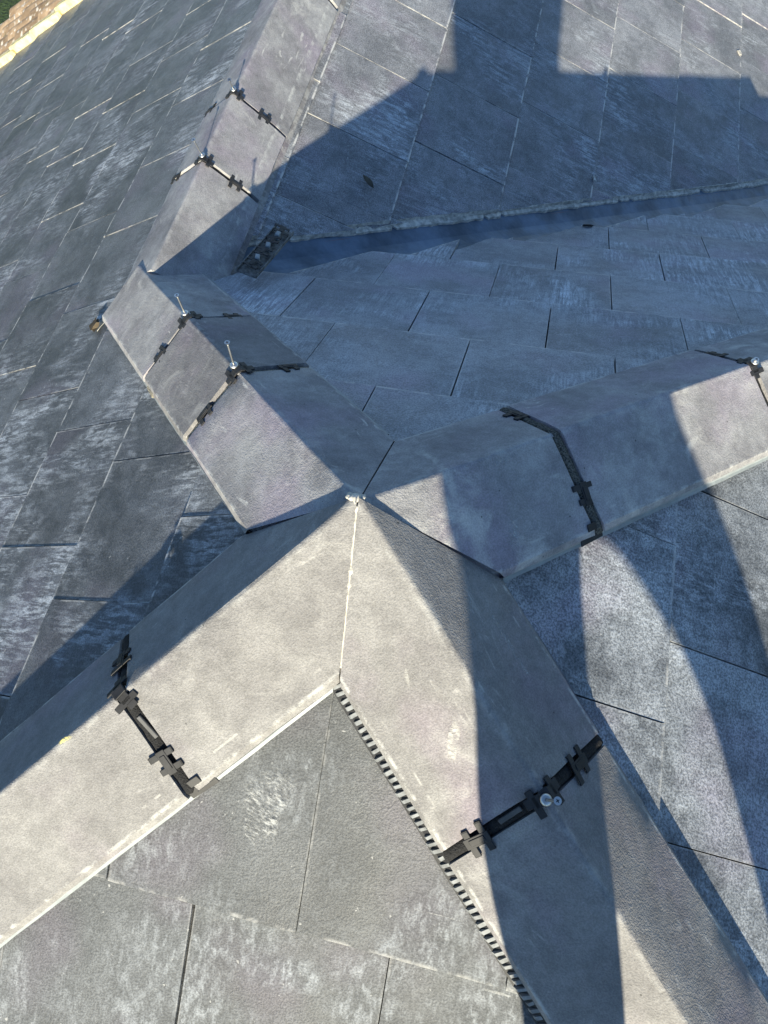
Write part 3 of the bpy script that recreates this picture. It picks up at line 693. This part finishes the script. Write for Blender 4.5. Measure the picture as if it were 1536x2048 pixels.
chip('A', -.925, .628, .038, .024, .008, M_WOOD, 'brown timber scrap poking out beside the end of the swirly pale hip tile', 'wood scrap', 5, .8, nm='wood_scrap')
for i, (k, x, y, a, b) in enumerate((('D', .30, 1.60, .030, .008), ('E', .30, 1.86, .02, .01))):
    chip(k, x, y, a, b, .006, M_BLACK if i == 0 else M_CUT, ['black plastic sliver lying at the edge of the shaded slates', 'broken slate flake near the far edge of the valley'][i], 'debris', 8 + i, .3, nm='debris_flake')
M_STRING = plain('pale_string', (.40, .39, .35), .9)
def stringpts(lst): return [onplane('A', x, y, .003) for x, y in lst]
bm = bmesh.new(); bm_tube(bm, stringpts([(-.860, .640), (-.880, .634), (-.897, .612), (-.902, .600)]), .0008, 6)
so = link('string', mesh_from(bm, 'string', [M_STRING], smooth=True)); tag(so, 'short thin string end poking out beside the end of the swirly pale hip tile', 'string')
# hanging scrap of pale tape at the tile edge
h = HC['AD']; F = flank_frame(V((0, 0, 0)), h['d'], h['r'], h['e1'], .69, (h['e1'] - h['r']).length)
xb = bmesh.new(); bm_box(xb, (0, .004, -.004), (.045, .018, .006), bevel=.001)
fo = link('foam_end', mesh_from(xb, 'foam_end', [M_FOAM]), None, F @ Matrix.Rotation(-.2, 4, 'X')); tag(fo, 'pale foam offcut sticking out below the short dark hip tile', 'foam')

# ------------------------------------------------------------------ next-door roof, ground
M_PAN = NT('old_pantile'); v, o, rnd = M_PAN.objvec()
c = M_PAN.mix(M_PAN.ramp(M_PAN.noise(v, 9, 5), .3, .7), (.22, .15, .09), (.36, .26, .17))
rb_ = M_PAN.ramp(rnd, 0, 1, .75, 1.25); c = M_PAN.mix(1.0, c, M_PAN.n('ShaderNodeCombineColor', {0: rb_, 1: rb_, 2: rb_}).outputs[0], 'MULTIPLY')
c = M_PAN.mix(M_PAN.ramp(M_PAN.noise(v, 22, 3), .58, .66, 0, .85), c, (.60, .56, .50))
c = M_PAN.mix(M_PAN.ramp(M_PAN.noise(v, 14, 3), .62, .7, 0, .7), c, (.10, .10, .05))
M_PAN.set(Base_Color=c, Roughness=.9, Normal=M_PAN.bump(M_PAN.noise(v, 60, 4), .5, .006)); M_PAN = M_PAN.m
s = SL['A']
nb_ = thing('tiled_roof', (-4.2, 5.5, -4.2 * T['A'] - .1), 'old brown pantile roof next door, speckled with lichen, in the top left corner', 'roof')
pb = bmesh.new(); n = 12; rows = []
for (y, up) in ((-.37, 0), (0, .022), (0, .004)):
    rows.append([pb.verts.new((.0 + .27 * i / n, y, up + (.045 * math.sin(math.pi * i / n * 1.0) ** 2 if i <= n else 0))) for i in range(n + 1)])
for a, b in zip(rows, rows[1:]):
    for i in range(n): pb.faces.new((a[i], a[i + 1], b[i + 1], b[i]))
pan_me = mesh_from(pb, 'tile', [M_PAN], smooth=False)
for r_ in range(9):
    for c_ in range(14):
        link('tile', pan_me, nb_, frame(s.u, s.v, s.n, V((0, 4.04 + .268 * c_, 0)) + s.v * (2.95 + .33 * r_) - s.n * .06 + s.u * random.uniform(-.004, .004)))
gb = bmesh.new()
bm_tube(gb, [V((0, y, 0)) + s.v * 5.66 - s.n * .10 for y in (4.0, 5, 6, 7, 8)], .05, 10)
link('gutter', mesh_from(gb, 'gutter', [M_BLACK], smooth=True), nb_)
ub = bmesh.new(); ub.faces.new([ub.verts.new(V((0, y, 0)) + s.v * d_ - s.n * .075) for y, d_ in ((4.0, 2.5), (8, 2.5), (8, 5.6), (4.0, 5.6))]); link('underlay', mesh_from(ub, 'underlay', [M_UNDER]), nb_)
g = NT('grass'); tc = g.n('ShaderNodeTexCoord').outputs['Object']
c = g.mix(g.ramp(g.noise(tc, 3.0, 8, .7), .3, .7), (.018, .035, .008), (.06, .11, .02)); g.set(Base_Color=c, Roughness=.95, Normal=g.bump(g.noise(tc, 14, 6), 1.0, .2))
gm = bmesh.new(); gm.faces.new([gm.verts.new(p) for p in ((-400, -400, -6.5), (400, -400, -6.5), (400, 400, -6.5), (-400, 400, -6.5))])
go = link('ground', mesh_from(gm, 'ground', [g.m])); tag(go, kind='structure')

# ------------------------------------------------------------------ the roofer holding the phone (stands behind the camera; only the shadow is in view)
M_TRS = plain('dark_trousers', (.03, .032, .04), .9); M_JKT = plain('grey_jacket', (.10, .11, .13), .9); M_SKIN = plain('skin', (.50, .32, .24), .6, var=.08); M_BOOT = plain('boot_leather', (.07, .045, .025), .7); M_HAIR = plain('hair', (.03, .02, .015), .8)
def skin_mesh(name, verts, edges, mats, zone, root=0, sub=2):
    me = bpy.data.meshes.new(name); me.from_pydata([v[0] for v in verts], edges, []); o = bpy.data.objects.new(name, me); C.objects.link(o)
    md = o.modifiers.new('skin', 'SKIN'); md.use_smooth_shade = True
    for i, v in enumerate(verts):
        sv = me.skin_vertices[0].data[i]; r_ = v[1]; sv.radius = r_ if isinstance(r_, tuple) else (r_, r_); sv.use_root = (i == root)
    ss_ = o.modifiers.new('sub', 'SUBSURF'); ss_.levels = sub; ss_.render_levels = sub
    dg = bpy.context.evaluated_depsgraph_get(); dg.update(); m2 = bpy.data.meshes.new_from_object(o.evaluated_get(dg)); m2.name = name
    bpy.data.objects.remove(o); m2.materials.clear()
    for m in mats: m2.materials.append(m)
    for p in m2.polygons: p.material_index = zone(p.center); p.use_smooth = True
    return m2
Y = -1.08; fz = lambda y: y * T['B'] + .0
PV = []; PE = []
def add(p, r_, par=None):
    PV.append((V(p), r_)); i = len(PV) - 1
    if par is not None: PE.append((par, i))
    return i
pel = add((.520, Y, .37), (.125, .205)); wst = add((.500, Y, .45), (.12, .250), pel); chs = add((.492, Y + .01, .68), (.125, .255), wst); nk0 = add((.485, Y + .02, .86), (.09, .08), chs); nk1 = add((.485, Y + .04, .94), .055, nk0)
hd = add((.485, Y + .07, 1.02), (.078, .085), nk1); hd2 = add((.485, Y + .075, 1.11), (.072, .085), hd); hd3 = add((.485, Y + .07, 1.16), (.045, .05), hd2)
hl = add((.415, Y, .29), .095, pel); tl = add((.430, Y, .10), .090, hl); kl = add((.472, Y + .015, -.10), .072, tl); cl = add((.49, Y - .01, -.32), .060, kl); al = add((.50, Y - .02, -.55), .045, cl)
hr = add((.605, Y, .29), .088, pel); tr_ = add((.705, Y, .160), .070, hr); kr = add((.780, Y + .015, .03), .062, tr_); kr = add((.835, Y + .01, -.12), .058, kr); cr = add((.90, Y - .01, -.32), .055, kr); ar = add((1.0, Y - .02, -.555), .045, cr)
shl = add((.33, Y + .02, .83), .072, nk0); ell = add((.14, -.86, .70), .052, shl); wrl = add((.10, -.62, .83), .034, ell)
shr = add((.64, Y + .02, .83), .072, nk0); elr = add((.55, -.84, .68), .052, shr); wrr = add((.31, -.60, .83), .034, elr)
palms = []
for w_, hx, sg in ((wrl, .125, 1), (wrr, .285, -1)):
    pm = add((hx, -.545, .865), (.030, .018), w_)
    for j in range(4):
        a_ = add((hx + sg * .012 * (j * .3), -.515 + .002 * j, .885 - .020 * (j - 1.5)), .0095, pm); b_ = add((hx + sg * (.028 + .003 * (1.5 - abs(j - 1.5))), -.487, .888 - .019 * (j - 1.5)), .0088, a_); add((hx + sg * (.048 + .004 * (1.5 - abs(j - 1.5))), -.484, .890 - .018 * (j - 1.5)), .0080, b_)
    a_ = add((hx + sg * .012, -.535, .905), .0105, pm); add((hx + sg * .040, -.522, .915), .0092, a_)
def zone(c):
    if c.z > .93 and c.y < -.9: return 2
    if c.y > -.64: return 2
    return 0 if c.z < .40 and c.y < -.9 else 1
pr_ = thing('person', (.70, Y, fz(Y)), 'person in grey jacket photographing from the near slates, only their shadow in the photo', 'person')
link('body', skin_mesh('body', PV, PE, [M_TRS, M_JKT, M_SKIN], zone), pr_)
for (x, z0) in ((.50, -.57), (1.005, -.575)):
    bt = [((x, Y - .06, fz(Y - .06) + .045), (.042, .04)), ((x, Y + .02, fz(Y) + .05), (.045, .045)), ((x, Y + .12, fz(Y + .12) + .035), (.045, .03)), ((x, Y + .18, fz(Y + .18) + .03), (.036, .022)), ((x, Y - .02, fz(Y) + .13), (.052, .05))]
    link('boot', skin_mesh('boot', bt, [(0, 1), (1, 2), (2, 3), (1, 4)], [M_BOOT], lambda c: 0), pr_)
hb = bmesh.new(); bmesh.ops.create_uvsphere(hb, u_segments=20, v_segments=12, radius=.112)
for v_ in hb.verts: v_.co = V((v_.co.x * .86, v_.co.y * .98, max(v_.co.z, -.02 if v_.co.y > -.02 else -.08)))
link('hair', mesh_from(hb, 'hair', [M_HAIR], smooth=True), pr_, Matrix.Translation(V((.485, Y + .06, 1.125))))
fb_ = bmesh.new()
for ex in (-.03, .03):
    for q in bmesh.ops.create_icosphere(fb_, subdivisions=2, radius=.011)['verts']: q.co += V((ex, .0, .0))
link('eyes', mesh_from(fb_, 'eyes', [plain('eye', (.6, .6, .6), .2)], smooth=True), pr_, Matrix.Translation(V((.485, Y + .152, 1.075))))
nbm = bmesh.new()
for q in bmesh.ops.create_cone(nbm, segments=8, radius1=.017, radius2=.006, depth=.045, cap_ends=True)['verts']: pass
link('nose', mesh_from(nbm, 'nose', [M_SKIN], smooth=True), pr_, Matrix.Translation(V((.485, Y + .165, 1.05))))
mbm = bmesh.new(); bm_box(mbm, (0, 0, 0), (.045, .01, .008), bevel=.003); link('mouth', mesh_from(mbm, 'mouth', [plain('lips', (.40, .18, .15), .6)]), pr_, Matrix.Translation(V((.485, Y + .150, 1.01))))
ebm = bmesh.new()
for ex in (-.083, .083):
    for q in bmesh.ops.create_icosphere(ebm, subdivisions=2, radius=.022)['verts']: q.co = V((q.co.x * .35 + ex, q.co.y * .7, q.co.z * 1.3))
link('ears', mesh_from(ebm, 'ears', [M_SKIN], smooth=True), pr_, Matrix.Translation(V((.485, Y + .06, 1.06))))
phb = bmesh.new(); bm_box(phb, (0, 0, 0), (.150, .0085, .074), bevel=.003)
Mc = Matrix.Translation(cam.location) @ cam.rotation_euler.to_matrix().to_4x4()
ph = link('phone', mesh_from(phb, 'phone', [M_BLACK]), None, Matrix.Translation(V((.205, -.50, .895))) @ Matrix.Rotation(-.55, 4, 'X')); tag(ph, 'black phone held in both hands above the near slates, out of frame', 'phone')

# ------------------------------------------------------------------ chalk scuffs and the yellow crayon mark on the tiles
def scuff_mat(name, col, thr=.46):
    t = NT(name); v, o, rnd = t.objvec()
    a = t.math('MULTIPLY', t.ramp(t.noise(t.scaled(v, (260, 90, 90)), 1.0, 6, .75), thr - .06, thr + .14), t.ramp(t.noise(v, 45, 3), .36, .56, .1, .75))
    gq = t.n('ShaderNodeSeparateXYZ', {0: t.n('ShaderNodeTexCoord').outputs['Generated']})
    rr_ = t.math('ADD', t.math('POWER', t.math('ABSOLUTE', t.math('SUBTRACT', gq.outputs[0], .5)), 2.0), t.math('POWER', t.math('ABSOLUTE', t.math('SUBTRACT', gq.outputs[1], .5)), 2.0))
    a = t.math('MULTIPLY', a, t.ramp(rr_, .04, .24, 1.0, 0.0))
    t.set(Base_Color=col, Roughness=.9, Alpha=a, Normal=t.bump(t.noise(v, 300, 3), .5, .001)); return t.m
M_SCUFF = scuff_mat('chalk_scuff', (.62, .61, .57), .42); M_SCUFF2 = scuff_mat('chalk_haze', (.55, .56, .55), .52); M_CRAYON = scuff_mat('yellow_crayon', (.75, .68, .20), .40)
def find_tile(words): return [o for o in bpy.data.objects if words in o.get('label', '')][0]
def scuff(parent, F, L, Wd_, mat, seed, nm='chalk_mark', h=.0006):
    rng = random.Random(seed); bm = bmesh.new(); n = 14; up = []; dn = []
    for i in range(n + 1):
        f = i / n; w = Wd_ * (.25 + .75 * math.sin(math.pi * min(1, .08 + f * .9)) ** .7) * rng.uniform(.7, 1.1); c_ = Wd_ * .5 * math.sin(f * 3 + seed)
        up.append(bm.verts.new((L * (f - .5), c_ + w / 2, h))); dn.append(bm.verts.new((L * (f - .5), c_ - w / 2, h)))
    for i in range(n): bm.faces.new((up[i], up[i + 1], dn[i + 1], dn[i]))
    link(nm, mesh_from(bm, nm, [mat]), parent, F)
O0 = V((0, 0, 0))
def hflank(k, which, s_, dist): h = HC[k]; return flank_frame(O0, h['d'], h['r'], h[which], s_, dist)
tl_ = find_tile('with a white scuff')
scuff(tl_, hflank('CB', 'e2', .330, .068) @ Matrix.Rotation(-.55 + math.pi, 4, 'Z'), .085, .017, M_SCUFF, 2)
scuff(tl_, hflank('CB', 'e2', .225, .072) @ Matrix.Rotation(-.50 + math.pi, 4, 'Z'), .030, .008, M_SCUFF, 3)
scuff(tl_, hflank('CB', 'e1', .27, .100) @ Matrix.Rotation(.03, 4, 'Z'), .15, .010, M_SCUFF2, 4)
t2 = find_tile('right of the four-way junction')
scuff(t2, hflank('CD', 'e2', .205, .118) @ Matrix.Rotation(.5, 4, 'Z'), .060, .030, M_SCUFF2, 5)
scuff(t2, hflank('CD', 'e2', .245, .010), .09, .010, M_SCUFF2, 6)
t3 = find_tile('with a sunlit end'); scuff(t3, hflank('CD', 'e2', .52, .010), .07, .007, M_SCUFF2, 7); scuff(t3, hflank('CD', 'e2', .50, .128), .16, .005, M_SCUFF, 8)
t4 = find_tile('left edge below the black joint'); scuff(t4, hflank('AB', 'e1', .555, .004), .030, .007, M_CRAYON, 9, 'crayon_mark')
F = frame(SL['B'].u, SL['B'].v, SL['B'].n, onplane('B', -.055, -.395, -.0022))
scuff(slopeB, F @ Matrix.Rotation(1.2, 4, 'Z'), .15, .075, M_SCUFF2, 10)
